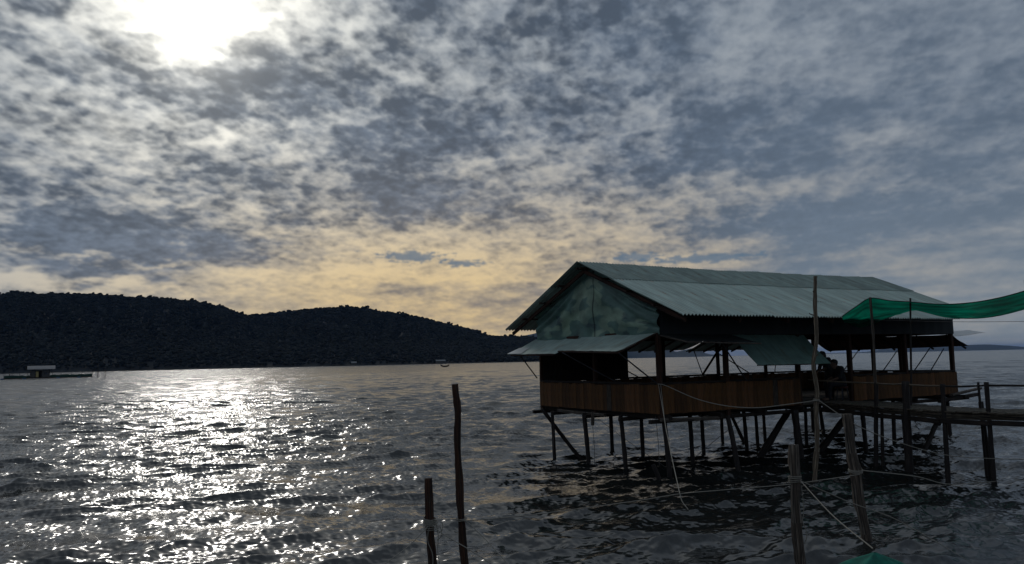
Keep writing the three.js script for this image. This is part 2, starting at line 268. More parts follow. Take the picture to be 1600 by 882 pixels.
// ------------------------------------------------------------------ wooden shapes
// a pole along points with its own taper, bends, knots and closed ends
function poleGeo(pts, r0, r1, seed, rad = 9, knot = .14) {
  const c = new THREE.CatmullRomCurve3(pts.map(V)), L = c.getLength(), n = Math.max(6, Math.round(L / .12)), fr = c.computeFrenetFrames(n, false), P = [], UV = [], I = [];
  for (let j = 0; j <= n; j++) {
    const t = j / n, o = c.getPointAt(t), rr = mix(r0, r1, t) * (1 + .09 * perlin(t * L * 1.7 + seed, seed * 3.1));
    for (let i = 0; i <= rad; i++) {
      const a = i / rad * Math.PI * 2, w = rr * (1 + knot * perlin(Math.cos(a) * 1.3 + seed * 5, t * L * 3.2 + Math.sin(a) * 1.3) + .5 * knot * perlin(a === 0 ? 0 : Math.cos(a) * 4, t * L * 9 + Math.sin(a) * 4 + seed));
      P.push(o.x + w * (Math.cos(a) * fr.normals[j].x + Math.sin(a) * fr.binormals[j].x), o.y + w * (Math.cos(a) * fr.normals[j].y + Math.sin(a) * fr.binormals[j].y), o.z + w * (Math.cos(a) * fr.normals[j].z + Math.sin(a) * fr.binormals[j].z));
      UV.push(i / rad, t * L * .8 + seed * .37);
    }
  }
  for (let j = 0; j < n; j++) for (let i = 0; i < rad; i++) { const A = j * (rad + 1) + i, B = A + rad + 1; I.push(A, A + 1, B, A + 1, B + 1, B); }
  for (const [j, flip] of [[0, 1], [n, 0]]) { const o = c.getPointAt(j / n), k = P.length / 3; P.push(o.x, o.y + (j ? .01 : 0), o.z); UV.push(.5, .5); for (let i = 0; i < rad; i++) { const A = j * (rad + 1) + i; flip ? I.push(k, A + 1, A) : I.push(k, A, A + 1); } }
  const g = new THREE.BufferGeometry(); g.setAttribute('position', new THREE.Float32BufferAttribute(P, 3)); g.setAttribute('uv', new THREE.Float32BufferAttribute(UV, 2)); g.setIndex(I); g.computeVertexNormals(); return g;
}
// squared timber from a to b
function timberGeo(a, b, w, h, up = [0, 1, 0], jit = 0) {
  const A = V(a), B = V(b), d = B.clone().sub(A), L = d.length(); d.normalize();
  const s = new THREE.Vector3().crossVectors(d, V(up)).normalize(), u = new THREE.Vector3().crossVectors(s, d);
  const c = Math.min(w, h) * .12, sec = [[-w / 2 + c, -h / 2], [w / 2 - c, -h / 2], [w / 2, -h / 2 + c], [w / 2, h / 2 - c], [w / 2 - c, h / 2], [-w / 2 + c, h / 2], [-w / 2, h / 2 - c], [-w / 2, -h / 2 + c]], P = [], UV = [], I = [], n = Math.max(1, Math.round(L / 1.2));
  for (let j = 0; j <= n; j++) { const o = A.clone().addScaledVector(d, L * j / n).addScaledVector(u, jit * perlin(j * .7 + a[0] * 3, a[2])); sec.forEach(([x, y], i) => { const q = o.clone().addScaledVector(s, x).addScaledVector(u, y); P.push(q.x, q.y, q.z); UV.push(i / 8, L * j / n * .8 + a[0] + a[2]); }); }
  for (let j = 0; j < n; j++) for (let i = 0; i < 8; i++) { const k = (i + 1) % 8, p = j * 8; I.push(p + i, p + 8 + i, p + k, p + k, p + 8 + i, p + 8 + k); }
  for (let i = 1; i < 7; i++) { I.push(0, i, i + 1); const p = n * 8; I.push(p, p + i + 1, p + i); }
  const g = new THREE.BufferGeometry(); g.setAttribute('position', new THREE.Float32BufferAttribute(P, 3)); g.setAttribute('uv', new THREE.Float32BufferAttribute(UV, 2)); g.setIndex(I); const f = g.toNonIndexed(); f.computeVertexNormals(); return f;
}
const rodGeo = (a, b, r = .018) => poleGeo([a, [(a[0] + b[0]) / 2, (a[1] + b[1]) / 2 - .004, (a[2] + b[2]) / 2], b], r, r * .9, a[0], 6, .06);
const down = ([x, y, z], [bx, bz], deep = 1.1) => [[x, y, z], [(x + bx) / 2, y / 2, (z + bz) / 2], [bx + (bx - x) * .4, -deep, bz + (bz - z) * .4]];
function sheetGeo(fn, nu, nv, thick) {                       // a thin shell over fn(u, v) -> [x, y, z]
  const P = [], UV = [], I = [], at = (u, v) => V(fn(u, v)), e = 1e-3;
  for (const side of [1, -1]) for (let j = 0; j <= nv; j++) for (let i = 0; i <= nu; i++) {
    const u = i / nu, v = j / nv, p = at(u, v), du = at(Math.min(1, u + e), v).sub(at(Math.max(0, u - e), v)), dv = at(u, Math.min(1, v + e)).sub(at(u, Math.max(0, v - e))), nn = du.cross(dv).normalize();
    p.addScaledVector(nn, side * thick / 2); P.push(p.x, p.y, p.z); UV.push(u, v);
  }
  const w = nu + 1, S = w * (nv + 1);
  for (let j = 0; j < nv; j++) for (let i = 0; i < nu; i++) { const A = j * w + i, B = A + 1, C = A + w, D = C + 1; I.push(A, B, C, B, D, C, S + A, S + C, S + B, S + B, S + C, S + D); }
  const edge = []; for (let i = 0; i < nu; i++) edge.push([i, i + 1], [nv * w + i + 1, nv * w + i]); for (let j = 0; j < nv; j++) edge.push([(j + 1) * w, j * w], [j * w + nu, (j + 1) * w + nu]);
  for (const [a, b] of edge) I.push(a, S + a, b, b, S + a, S + b);
  const g = new THREE.BufferGeometry(); g.setAttribute('position', new THREE.Float32BufferAttribute(P, 3)); g.setAttribute('uv', new THREE.Float32BufferAttribute(UV, 2)); g.setIndex(I); g.computeVertexNormals(); return g;
}

// ------------------------------------------------------------------ the hut on stilts
// its own axes: x along the long front (0 at the near corner, 13.08 at the far end), -z across to the back (5.69), y up from the water
const HL = 13.08, HW = 5.69, FLOOR = 1.567, RAIL = 2.299, PLATE = 3.633, RIDGEH = 5.79, EAVE = 4.02, OVER = 1.44, OG = .493, SLOPE = (RIDGEH - EAVE) / (HW / 2 + OVER);
const HUT_AT = [3.756, 0, -20.2], HUT_TURN = .528;
const hutWorld = (x, y, z) => new THREE.Vector3(x, y, z).applyAxisAngle(new THREE.Vector3(0, 1, 0), HUT_TURN).add(V(HUT_AT)).toArray();
const hut = thing('stilt_hut', 'open-sided wooden hut on stilts with a green corrugated gable roof standing in the sea', 'stilt hut', HUT_AT, HUT_TURN);
{
  const r = rng(3);
  // roof: two rows of corrugated sheets on each slope, each sheet its own part
  const wave = .118, sheetW = wave * 9;
  const n = Math.ceil((HL + OG) / sheetW), mid = .36;
  for (const side of [1, -1]) for (const row of ['low', 'up']) for (let i = 0; i < n; i++) {
    const x0 = -OG + i * sheetW, x1 = Math.min(x0 + sheetW, HL + .02), run = HW / 2 + OVER;
    let a = row === 'up' ? 0 : mid - .02, b = row === 'up' ? mid + .012 : 1; if (x1 - x0 < .1) continue;
    if (row === 'low' && side === 1 && x0 > 10.3) b = mix(1, .82, (x0 - 10.1) / 2.8);
    if (row === 'low') b += (r() - .5) * .012;
    const lift = row === 'up' ? .016 : 0, tilt = (r() - .5) * .012, sag = r() * .012, skew = (r() - .5) * .02, waves = (x1 - x0) / wave, ph = i * 12;
    const g = sheetGeo((u, v) => {
      const x = mix(x0, x1 + .03, u) + skew * v, t = mix(a, b, v), dip = Math.sin(Math.PI * clamp((x + OG) / (HL + OG))) * .035;
      const y = RIDGEH - SLOPE * run * t + lift + .024 * Math.cos(2 * Math.PI * (x + OG) / wave) - sag * Math.sin(Math.PI * v) + tilt * (u - .5) - dip + .02 * perlin(x * .5, t * 3 + side);
      return [x, y + (row === 'up' ? .02 * u : .012 * u), -HW / 2 + side * run * t];
    }, Math.round(waves * 8), 3, .004);
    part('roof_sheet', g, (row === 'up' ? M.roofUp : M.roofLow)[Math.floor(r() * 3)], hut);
  }
  // roof timbers
  for (const side of [1, -1]) for (const x of [-.25, 1.6, 3.4, 5.2, 7, 8.8, 10.6, 12.4]) part('rafter', timberGeo([x, RIDGEH - .25, -HW / 2 + side * .02], [x, EAVE - .13 + (side === 1 && x > 10 ? .3 : 0), -HW / 2 + side * (HW / 2 + OVER - .1 - (side === 1 && x > 10 ? .75 : 0))], .06, .11), M.frameRed, hut);
  for (const side of [1, -1]) for (const t of [.02, .25, .5, .75]) part('purlin', timberGeo([-OG + .03, RIDGEH - .135 - SLOPE * 4.285 * t, -HW / 2 + side * 4.285 * t], [HL - .05, RIDGEH - .14 - SLOPE * 4.285 * t, -HW / 2 + side * 4.285 * t], .07, .05), M.frameRed, hut);
  const under = (z) => RIDGEH - SLOPE * Math.abs(z + HW / 2) - .05;
  // gable tarp: creased sheet pulled tight at the top and corners
  const fold = (u, v) => {
    const cx = u - .52, cy = v - .95, an = Math.atan2(cy, cx), rr = Math.hypot(cx, cy * .8);
    return .06 * Math.sin(an * 17 + 2 * perlin(u * 3, v * 3)) * sstep(.08, .45, rr) * (1 - .4 * rr) + .05 * fbm(u * 3 + 4, v * 2.4, 4) + .02 * Math.sin(u * 40) * sstep(.15, 0, v);
  };
  // broad pale leaf-shaped patches
  const LEAVES = [[.30, .30, .20, 1.9], [.44, .42, .26, 1.4], [.56, .62, .22, 1.2], [.68, .34, .24, 1.0], [.14, .22, .15, 2.2], [.86, .24, .16, .8], [.46, .80, .14, 1.6], [.40, .12, .16, 1.5]];
  const leaves = (u, v) => {
    let m = 0;
    for (const [cx, cy, R0, a0] of LEAVES) { const dx = (u - cx) * 1.9 + .05 * perlin(u * 9, v * 9), dy = v - cy + .04 * perlin(u * 8 + 4, v * 8), an = Math.atan2(dy, dx) - a0, rr = Math.hypot(dx, dy), lim = R0 * (.45 + .75 * Math.pow(Math.abs(Math.cos(an * 1.5 + .4 * perlin(cx * 9, an))), 1.6)) * (Math.cos(an) > -.75 ? 1 : .4); m = Math.max(m, sstep(lim + .02, lim - .03, rr)); }
    return m * clamp(.8 + .5 * perlin(u * 5, v * 4));
  };
  const tarpTex = dataTex(512, 256, (u, v, c) => {
    const n = fbm(u * 3.2 + 2, v * 2.1 + 1, 4), leafy = 1.3 * leaves(u, v), seam = Math.abs(u - .47) < .004 ? .55 : 1, dirt = 1 + .18 * fbm(u * 11, v * 5, 4), mould = sstep(.4, .7, fbm(u * 7 + 3, v * 4 + 9, 4)) * .25;
    c[0] = (.35 + .21 * leafy * .7 + .05 * n) * dirt * seam * (1 - mould); c[1] = (.455 + .18 * leafy * .7 + .04 * n) * dirt * seam * (1 - mould); c[2] = (.415 + .12 * leafy * .7 + .04 * n) * dirt * seam * (1 - mould * .8);
  }, true);
  part('gable_tarp', sheetGeo((u, v) => { const z = .12 - (HW + .2) * u, top = under(z) - .04, lo = PLATE - .05 + .03 * Math.sin(u * 23) * (1 - v); return [-.05 - .05 * Math.sin(Math.PI * v) + fold(u, v), mix(lo, top, v), z]; }, 72, 40, .006), std({ map: tarpTex, roughness: .62, side: THREE.DoubleSide }), hut, 'wrinkled green tarpaulin closing the near gable');
  part('gable_wall', sheetGeo((u, v) => { const z = -HW * u; return [HL - .03, mix(PLATE, under(z) - .03, v), z]; }, 20, 6, .02), M.beam, hut);
  // dark sheeting between plate and eaves
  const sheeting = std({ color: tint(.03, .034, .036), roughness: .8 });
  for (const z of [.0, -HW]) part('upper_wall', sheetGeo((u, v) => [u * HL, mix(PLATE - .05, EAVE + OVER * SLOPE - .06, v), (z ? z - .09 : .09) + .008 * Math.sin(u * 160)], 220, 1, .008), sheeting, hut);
  // frame: posts, plates, rails
  const posts = [[0, 0], [2.35, 0], [5.25, 0], [7.6, 0], [10.4, 0], [HL, -.05], [0, -2.8], [0, -HW], [2.5, -HW], [5.1, -HW], [7.75, -HW], [10.25, -HW], [HL - .02, -HW], [HL, -1.92], [HL, -3.05], [HL, -4.07]];
  posts.forEach(([x, z], i) => part('post', timberGeo([x, FLOOR - .2, z], [x + (r() - .5) * .05, i > 0 && i !== 7 && (z === 0 || z === -HW) ? EAVE + OVER * SLOPE - .1 : PLATE, z + (r() - .5) * .05], i < 6 ? .13 : .11, i < 6 ? .13 : .11, [1, 0, .01], .01), M.frameRed, hut));
  for (const [a, b] of [[[0, 0], [HL, 0]], [[0, -HW], [HL, -HW]], [[0, 0], [0, -HW]], [[HL, 0], [HL, -HW]]]) {
    part('wall_plate', timberGeo([a[0], PLATE, a[1]], [b[0], PLATE, b[1]], .09, .12), M.frameRed, hut);
  }
  part('tie_beam', timberGeo([5.25, PLATE + .06, 0], [5.25, PLATE + .06, -HW], .08, .12), M.frameRed, hut);
  part('tie_beam', timberGeo([9, PLATE + .06, 0], [9, PLATE + .06, -HW], .08, .12), M.frameRed, hut);
  const unit = new THREE.BoxGeometry(1, 1, 1);
  const boards = (len, place, skip) => {                       // upright cladding boards, one mesh each
    let s = 0; while (s < len - .05) {
      const w = Math.min(.17 + .06 * r(), len - s), m = part('plank', unit, r() < .05 ? M.boardPale : M.board[Math.floor(r() * 5)], hut);
      const h = RAIL - FLOOR + (r() - .5) * .03, [x, z, along] = place(s + w / 2); m.position.set(x + (along ? 0 : (r() - .5) * .012), FLOOR + h / 2 - .015 + (r() - .5) * .02, z + (along ? (r() - .5) * .012 : 0)); m.scale.set(along ? w - .006 : .022, h, along ? .022 : w - .006);
      m.rotation.set((r() - .5) * .006, 0, (r() - .5) * .006); s += w;
    }
  };
  boards(HW + .06, (s) => [-.085, .05 - s, false]); boards(5.2, (s) => [s, .085, true]); boards(HL - 7.6, (s) => [7.6 + s, .085, true]); boards(HW, (s) => [HL + .085, -s, false]); boards(HL, (s) => [s, -HW - .085, true]);
  for (const [a, b] of [[[-.02, 0], [-.02, -HW]], [[0, .0], [5.2, .0]], [[7.6, 0], [HL, 0]], [[HL, 0], [HL, -HW]], [[0, -HW], [HL, -HW]]]) { part('rail', timberGeo([a[0], RAIL + .02, a[1]], [b[0], RAIL + .02, b[1]], .10, .06), M.beam, hut); part('rail', timberGeo([a[0], FLOOR + .02, a[1]], [b[0], FLOOR + .02, b[1]], .08, .09), M.beam, hut); }
  // the closed corner at the back left: dark boards from rail to plate
  for (let i = 0; i < 11; i++) { const m = part('wall_board', unit, M.pile, hut); m.position.set(.12 + i * .232, (RAIL + PLATE) / 2, -HW + .09 + (r() - .5) * .01); m.scale.set(.226, PLATE - RAIL - .08, .02); }
  for (let i = 0; i < 5; i++) { const m = part('wall_board', unit, M.pile, hut); m.position.set(2.5 + (r() - .5) * .01, (RAIL + PLATE) / 2, -HW + .22 + i * .232); m.scale.set(.02, PLATE - RAIL - .08, .226); }
  // floor
  for (let i = 0; i < 27; i++) { const m = part('floor_plank', unit, M.deck[Math.floor(r() * 3)], hut); m.position.set(HL / 2, FLOOR - .03 + (r() - .5) * .008, -.1 - i * .2095); m.scale.set(HL, .03, .2); }
  for (const x of [.1, 1.7, 3.4, 5.1, 6.8, 8.5, 10.2, 11.8, 13]) part('joist', timberGeo([x, FLOOR - .105, .25 + .2 * r()], [x + .05, FLOOR - .105, -HW - .2 - .2 * r()], .08, .11, [0, 1, 0], .02), M.beam, hut);
  for (const [z, y] of [[-.05, -.21], [-1.3, -.2], [-2.9, -.21], [-4.6, -.2], [-HW, -.21]]) part('beam', timberGeo([-.35, FLOOR + y, z], [HL + .45 + .4 * r(), FLOOR + y + .02, z + .05], .10, .10, [0, 1, 0], .03), M.beam, hut);
  part('beam', timberGeo([12.2, FLOOR - .03, .35], [14.3, FLOOR + .12, .15], .13, .07), M.greyBeam, hut); part('beam', timberGeo([11.6, FLOOR - .2, .30], [14.0, FLOOR - .08, .2], .12, .11), M.beam, hut); part('beam', timberGeo([-.15, FLOOR - .15, .16], [1.7, FLOOR - .20, .30], .10, .09), M.greyBeam, hut);
  part('beam', timberGeo([-.12, FLOOR - .13, -4.6], [-.14, FLOOR - .14, -2.2], .08, .09, [0, 1, 0], .02), M.greyBeam, hut); part('beam', timberGeo([1.6, FLOOR - .15, -.3], [3.3, FLOOR - .17, -.5], .09, .06), M.greyBeam, hut);
  part('hanging_board', timberGeo([-.16, FLOOR - .08, -2.75], [-.17, FLOOR - .46, -2.77], .12, .04, [1, 0, 0]), M.greyBeam, hut);
  // stilts: top (x, y, z), foot at the water (x, z), radius
  for (const [x, y, z, bx, bz, rad] of [[-.28, 1.43, -4.7, -.25, -4.68, .055], [-.3, 1.46, -3, -.2, -2.95, .066], [2.26, 1.4, -5.12, 2.28, -5.11, .064], [-.2, 1.46, -1.43, -.11, -1.37, .062], [2.06, 1.4, -3.32, 2.08, -3.32, .06], [.08, 1.5, -.01, .18, .05, .068], [2, 1.42, -1.11, 2.03, -1.1, .064], [4.09, 1.4, -2.85, 4.12, -2.84, .061], [6.81, 1.4, -4.71, 6.81, -4.71, .057], [2.03, 1.42, .3, 2.09, .57, .068], [5.43, 1.4, -2.36, 5.48, -2.33, .062], [6.5, 1.4, -2.86, 6.52, -2.84, .053], [8.33, 1.4, -4.19, 8.35, -4.18, .058], [4.8, 1.42, .17, 4.89, .22, .108], [8.28, 1.4, -2.31, 8.25, -2.32, .056], [12.19, 1.4, -5.22, 12.19, -5.22, .063], [11.33, 1.4, -4.22, 11.45, -4.14, .07], [10.48, 1.4, -.59, 10.44, -.62, .064], [12.95, 1.4, -.25, 12.9, -.2, .066], [7.9, 1.42, .1, 7.95, .12, .07]]) part('pile', poleGeo(down([x, y, z], [bx, bz]), rad * .95, rad * 1.08, x * 3 + z), M.pile, hut);
  for (const [x, y, z, bx, bz, rad] of [[-.45, 1.5, -5.01, .47, -4.48, .058], [7.02, 1.3, -4.66, 7.48, -4.38, .06], [5.25, 1.35, -.43, 4.46, -.89, .1], [8.3, 1.4, -.4, 7.28, -.99, .1], [10.7, 1.3, 1.0, 9.86, .81, .068]]) part('brace', poleGeo(down([x, y, z], [bx, bz], .5), rad, rad * 1.05, x + 5 * z), M.pile, hut);
  // awnings and the rods that prop them
  const awn = (pts, mat, corr, label) => {                      // pts: inner a, inner b, outer a, outer b
    const [a, b, c, d] = pts.map(V), k = r() * 10;
    return part('awning', sheetGeo((u, v) => { const p = a.clone().lerp(b, u).lerp(c.clone().lerp(d, u), v); p.y += .02 * fbm(u * 4 + k, v * 2, 3) + corr * Math.cos(u * a.distanceTo(b) / .15 * 6.28) - .03 * Math.sin(Math.PI * v); return p.toArray(); }, 60, 6, .006), mat, hut, label);
  };
  const ga = awn([[-.05, 3.66, -5.95], [-.05, 3.6, -3.35], [-1.16, 3.2, -5.85], [-.84, 3.17, -3.6]], M.awning, .001); const gb = awn([[-.06, 3.64, -3.3], [-.05, 3.63, 0], [-.74, 3.27, -3.62], [-1.36, 3.17, -.0]], M.awning, .001);
  part('batten', timberGeo([-1.12, 3.165, -5.7], [-.84, 3.14, -3.65], .05, .04), M.frameRed, ga); part('batten', timberGeo([-.72, 3.235, -3.6], [-1.32, 3.135, -.05], .05, .04), M.frameRed, gb); part('batten', timberGeo([-.1, 3.59, -.02], [-1.34, 3.13, -.03], .05, .05), M.frameRed, gb);
  part('skylight_sheet', sheetGeo((u, v) => { const p = V([-.70, 3.395, -5.86]).lerp(V([-.62, 3.39, -5.35]), u).lerp(V([-1.17, 3.212, -5.86]).lerp(V([-1.05, 3.21, -5.2]), u), v); return p.toArray(); }, 4, 4, .004), std({ color: tint(.62, .62, .58), roughness: .25 }), ga, 'pale sheet painted as sun shine at the tip of the awning');  // sun reflecting off the awning tip, added as a pale sheet
  const fa = awn([[-.05, 3.62, .03], [2.5, 3.60, .03], [0, 3.39, 1.1], [2.55, 3.33, 1.12]], std({ color: tint(.022, .028, .028), roughness: .8 }), .002); part('batten', timberGeo([0, 3.36, 1.08], [2.55, 3.30, 1.1], .05, .035), M.greyBeam, fa); part('batten', timberGeo([0, 3.58, .03], [.0, 3.36, 1.08], .05, .04), M.greyBeam, fa);  // raised front awning: shade of the eave put into its dark colour
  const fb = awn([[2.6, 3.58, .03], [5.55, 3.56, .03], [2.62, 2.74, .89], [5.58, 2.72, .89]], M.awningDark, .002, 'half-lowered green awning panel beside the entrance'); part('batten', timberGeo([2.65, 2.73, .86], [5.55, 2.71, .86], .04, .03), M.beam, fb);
  const brownUnder = M.frameRed;
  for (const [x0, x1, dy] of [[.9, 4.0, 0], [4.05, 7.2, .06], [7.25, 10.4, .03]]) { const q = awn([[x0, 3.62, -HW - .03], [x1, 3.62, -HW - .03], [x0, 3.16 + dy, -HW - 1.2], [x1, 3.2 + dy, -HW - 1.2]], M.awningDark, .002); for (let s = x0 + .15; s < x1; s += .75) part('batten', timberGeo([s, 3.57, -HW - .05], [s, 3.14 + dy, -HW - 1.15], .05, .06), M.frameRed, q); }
  const ra = awn([[HL + .03, 3.62, -5.8], [HL + .03, 3.55, 0], [HL + .42, 3.1, -5.3], [HL + 1.05, 3.16, -.02]], brownUnder, .001); for (const z of [-.1, -1.2, -2.6, -4, -5.2]) part('batten', timberGeo([HL + .05, 3.55, z - .1], [HL + .4 + (1 + z / 5.4) * .6, 3.08, z], .05, .06), M.beam, ra);
  awn([[HL + .05, 3.50, -.05], [HL + .05, 3.76, -1.2], [HL + 2.1, 3.62, -.0], [HL + 2.5, 3.75, -.8]], std({ color: tint(.55, .56, .55), roughness: .5 }), .004, 'pale lifted awning sheet at the far end');
  for (const [a, b] of [[[-.08, 2.42, -5.85], [-.9, 3.23, -5.6]], [[-.08, 2.36, -1.75], [-.85, 3.2, -3.2]], [[-.1, 2.33, .0], [-1.3, 3.14, -.02]], [[3.0, 2.33, .1], [1.2, 3.33, 1.05]],
    [[HL - .2, 2.33, -4.2], [HL + .75, 3.08, -4.2]], [[HL - .1, 2.31, -2.6], [HL + .85, 3.06, -2.6]], [[HL - .4, 2.31, -1.2], [HL + .7, 3.15, -1.2]], [[HL - .4, 2.31, -.6], [HL + .5, 3.08, -.6]], [[4, 2.33, -HW - .05], [2.8, 3.25, -HW - 1.1]], [[7, 2.33, -HW - .05], [7.6, 3.25, -HW - 1.1]], [[9.4, 2.33, -HW - .05], [8.6, 3.25, -HW - 1.1]], [[10.8, 2.33, -HW - .05], [11.6, 3.0, -HW - .6]]]) part('prop_rod', rodGeo(a, b, .02), M.rod, hut);
  part('prop_rod', timberGeo([6.9, 2.33, -HW + .05], [8.0, 3.45, -HW + .02], .07, .05, [0, 0, 1]), M.frameRed, hut);
}

// ------------------------------------------------------------------ walkway to the hut
{
  const t = thing('walkway', 'rickety wooden walkway on poles leading from the right edge to the stilt hut entrance', 'walkway', [9.9, 0, -19.2]), r = rng(17), o = [9.9, -19.2];
  const P = (x, y, z) => [x - o[0], y, z - o[1]];
  const near = [[9.0, -22.9], [9.45, -20.7], [10.02, -18.5], [10.72, -17.75], [12.2, -16.2], [14.5, -14.2], [24, -6]], far = [[10.3, -23.2], [10.75, -20.7], [11.25, -19.1], [11.75, -18.55], [13.0, -17.2], [15.3, -15.1], [24.8, -6.9]];
  const on = (l, s) => { const k = Math.min(l.length - 2, Math.floor(s)), f = s - k; return [mix(l[k][0], l[k + 1][0], f), mix(l[k][1], l[k + 1][1], f)]; };
  const DY = 1.6, unit = new THREE.BoxGeometry(1, 1, 1);
  for (let k = 0; k < 6; k++) {
    const len = Math.hypot(near[k + 1][0] - near[k][0], near[k + 1][1] - near[k][1]), n = Math.max(2, Math.round(len / .165));
    for (let i = 0; i < n; i++) {
      const s = k + (i + .5) / n, a = on(near, s), b = on(far, s), m = part('plank', unit, M.deck[Math.floor(r() * 3)], t), L = Math.hypot(b[0] - a[0], b[1] - a[1]) + .14 + .12 * r();
      m.position.set(...P((a[0] + b[0]) / 2 + (r() - .5) * .06, DY - .015 + (r() - .5) * .012, (a[1] + b[1]) / 2)); m.rotation.set((r() - .5) * .02, Math.atan2(-(b[1] - a[1]), b[0] - a[0]) + (r() - .5) * .03, (r() - .5) * .02); m.scale.set(L, .03, .15 + .01 * r());
    }
    for (const [l, off] of [[near, 0], [far, 0]]) part('beam', timberGeo(P(l[k][0], DY - .10 + (r() - .5) * .02, l[k][1]), P(l[k + 1][0], DY - .11, l[k + 1][1]), .09, .13, [0, 1, 0], .02), M.deck[0], t);
    part('beam', timberGeo(P(near[k][0] - .05, DY - .225, near[k][1] + .03), P(near[k + 1][0] - .05, DY - .24, near[k + 1][1] + .03), .08, .11, [0, 1, 0], .03), M.beam, t);
  }
  // standing poles: top, foot, radius, tone
  for (const [tx, ty, tz, bx, bz, rad, m] of [[9.73, 2.27, -19.5, 9.66, -19.5, .098, 'pile'], [10.06, 2.23, -18.43, 10.02, -18.43, .056, 'pile'], [10.70, 2.28, -17.78, 10.69, -17.78, .053, 'pile'], [9.5, 2.22, -20.57, 9.33, -20.57, .055, 'pile'], [9.58, 1.5, -20.54, 9.5, -20.54, .044, 'pile'], [9.60, 1.5, -22.6, 9.58, -22.6, .13, 'pile'], [11.4, 1.75, -19.23, 11.47, -19.23, .06, 'pile'], [11.24, 2.23, -19.0, 11.26, -19.0, .032, 'pile'], [12.05, 2.35, -18.1, 12.0, -18.1, .05, 'pile'], [12.15, 2.3, -16.15, 12.2, -16.15, .055, 'pile'], [10.6, 1.5, -21.5, 10.62, -21.5, .06, 'pile'], [13.5, 2.3, -15.0, 13.5, -15.0, .055, 'pile'], [16.2, 2.32, -12.75, 16.2, -12.75, .055, 'pile'], [18.6, 2.32, -10.7, 18.65, -10.7, .05, 'pile'], [21.2, 2.32, -8.45, 21.2, -8.4, .055, 'pile'], [23.7, 2.32, -6.3, 23.7, -6.2, .055, 'pile'], [17.4, 1.5, -13.3, 17.4, -13.3, .06, 'pile'], [21.0, 1.5, -10.2, 21.0, -10.2, .06, 'pile']]) part('pole', poleGeo(down(P(tx, ty, tz), [bx - o[0], bz - o[1]]), rad * .9, rad * 1.08, tx * 3 + tz), M[m], t);
  const lean = part('brace', poleGeo(down(P(9.95, 1.3, -18.5), [9.4, -18.9], .5), .045, .05, 4), M.pile, t); lean.name = 'brace';
  const rail = [[8.6, 2.25, -22.9], [9.46, 2.2, -20.65], [9.75, 2.2, -19.6], [10.05, 2.18, -18.5], [10.7, 2.2, -17.85], [12.1, 2.25, -16.25], [14, 2.28, -14.6], [18.6, 2.3, -10.7], [23.8, 2.3, -6.2]];
  for (let k = 0; k < rail.length - 1; k++) part('handrail', poleGeo([P(...rail[k]), P(...rail[k].map((v, i) => mix(v, rail[k + 1][i], .5) - (i === 1 ? .015 : 0))), P(...rail[k + 1])], .026, .022, k + 2, 7, .08), k < 3 ? M.postPale : M.pile, t);
}

// ------------------------------------------------------------------ mooring posts
const post = (pts, r0, r1, seed, mat, name, label, category) => { const o = thing(name, label, category, [pts[pts.length - 1][0], 0, pts[pts.length - 1][2]]); part('shaft', poleGeo(pts.map(([x, y, z]) => [x - o.position.x, y, z - o.position.z]), r0, r1, seed, 16, .42), mat, o); return o; };
const stumpA = post([[-1.11, 1.545, -10], [-1.10, 1.0, -10], [-1.07, .5, -10], [-1.05, -.9, -10]], .052, .062, 2.1, M.postBrown, 'mooring_post', 'short dark wooden mooring post with a tangle of rope, left of the tall one', 'post');
const stumpB = post([[-.80, 2.70, -10.6], [-.77, 2.32, -10.6], [-.785, 1.94, -10.6], [-.77, 1.64, -10.6], [-.75, 1.01, -10.6], [-.71, .34, -10.6], [-.66, -.9, -10.6]], .043, .052, 5.4, M.postBrown, 'mooring_post', 'tall crooked brown mooring post rising from the open water left of the hut', 'post');
const stumpC = post([[3.585, 1.84, -10.2], [3.58, 1.4, -10.2], [3.57, 1.0, -10.2], [3.59, .35, -10.2], [3.64, -.9, -10.2]], .060, .056, 8.7, M.postGrey, 'mooring_post', 'pale grey mooring post with sawn top in front of the hut', 'post');
const stumpD = post([[5.275, 2.04, -12.5], [5.29, 1.66, -12.5], [5.31, 1.41, -12.5], [5.35, 1.14, -12.5], [5.39, .62, -12.5], [5.44, .23, -12.5], [5.54, -.9, -12.5]], .078, .082, 12.2, M.postGrey, 'mooring_post', 'thick leaning grey mooring post with peeling bark near the walkway', 'post');
const tallPole = post([[7.15, 4.82, -18.22], [7.115, 4.34, -18.22], [7.10, 3.95, -18.22], [7.09, 3.35, -18.22], [7.02, 2.98, -18.22], [6.97, 2.71, -18.22], [7.0, 2.46, -18.22], [7.03, 2.16, -18.22], [6.98, 1.72, -18.22], [6.96, .99, -18.22], [6.9, .56, -18.22], [6.83, 0, -18.22], [6.75, -1, -18.22]], .040, .058, 15.5, M.postPale, 'tall_pole', 'tall crooked pale pole standing in the water before the hut, rising above its eaves', 'pole');
for (const [y, s, a] of [[4.45, 1, .4], [3.9, 1, 2.6], [1.2, -1, .3], [.82, -1, 3], [2.95, 1, .2]]) part('branch_stub', poleGeo([[.28 + (y > 2 ? .06 : .0) - .02 + .03 * s * .2, y, 0], [.28 + Math.cos(a) * .05, y + .02, Math.sin(a) * .05], [.26 + Math.cos(a) * .09, y + .05, Math.sin(a) * .09]], .016, .009, y, 6), M.postPale, tallPole);

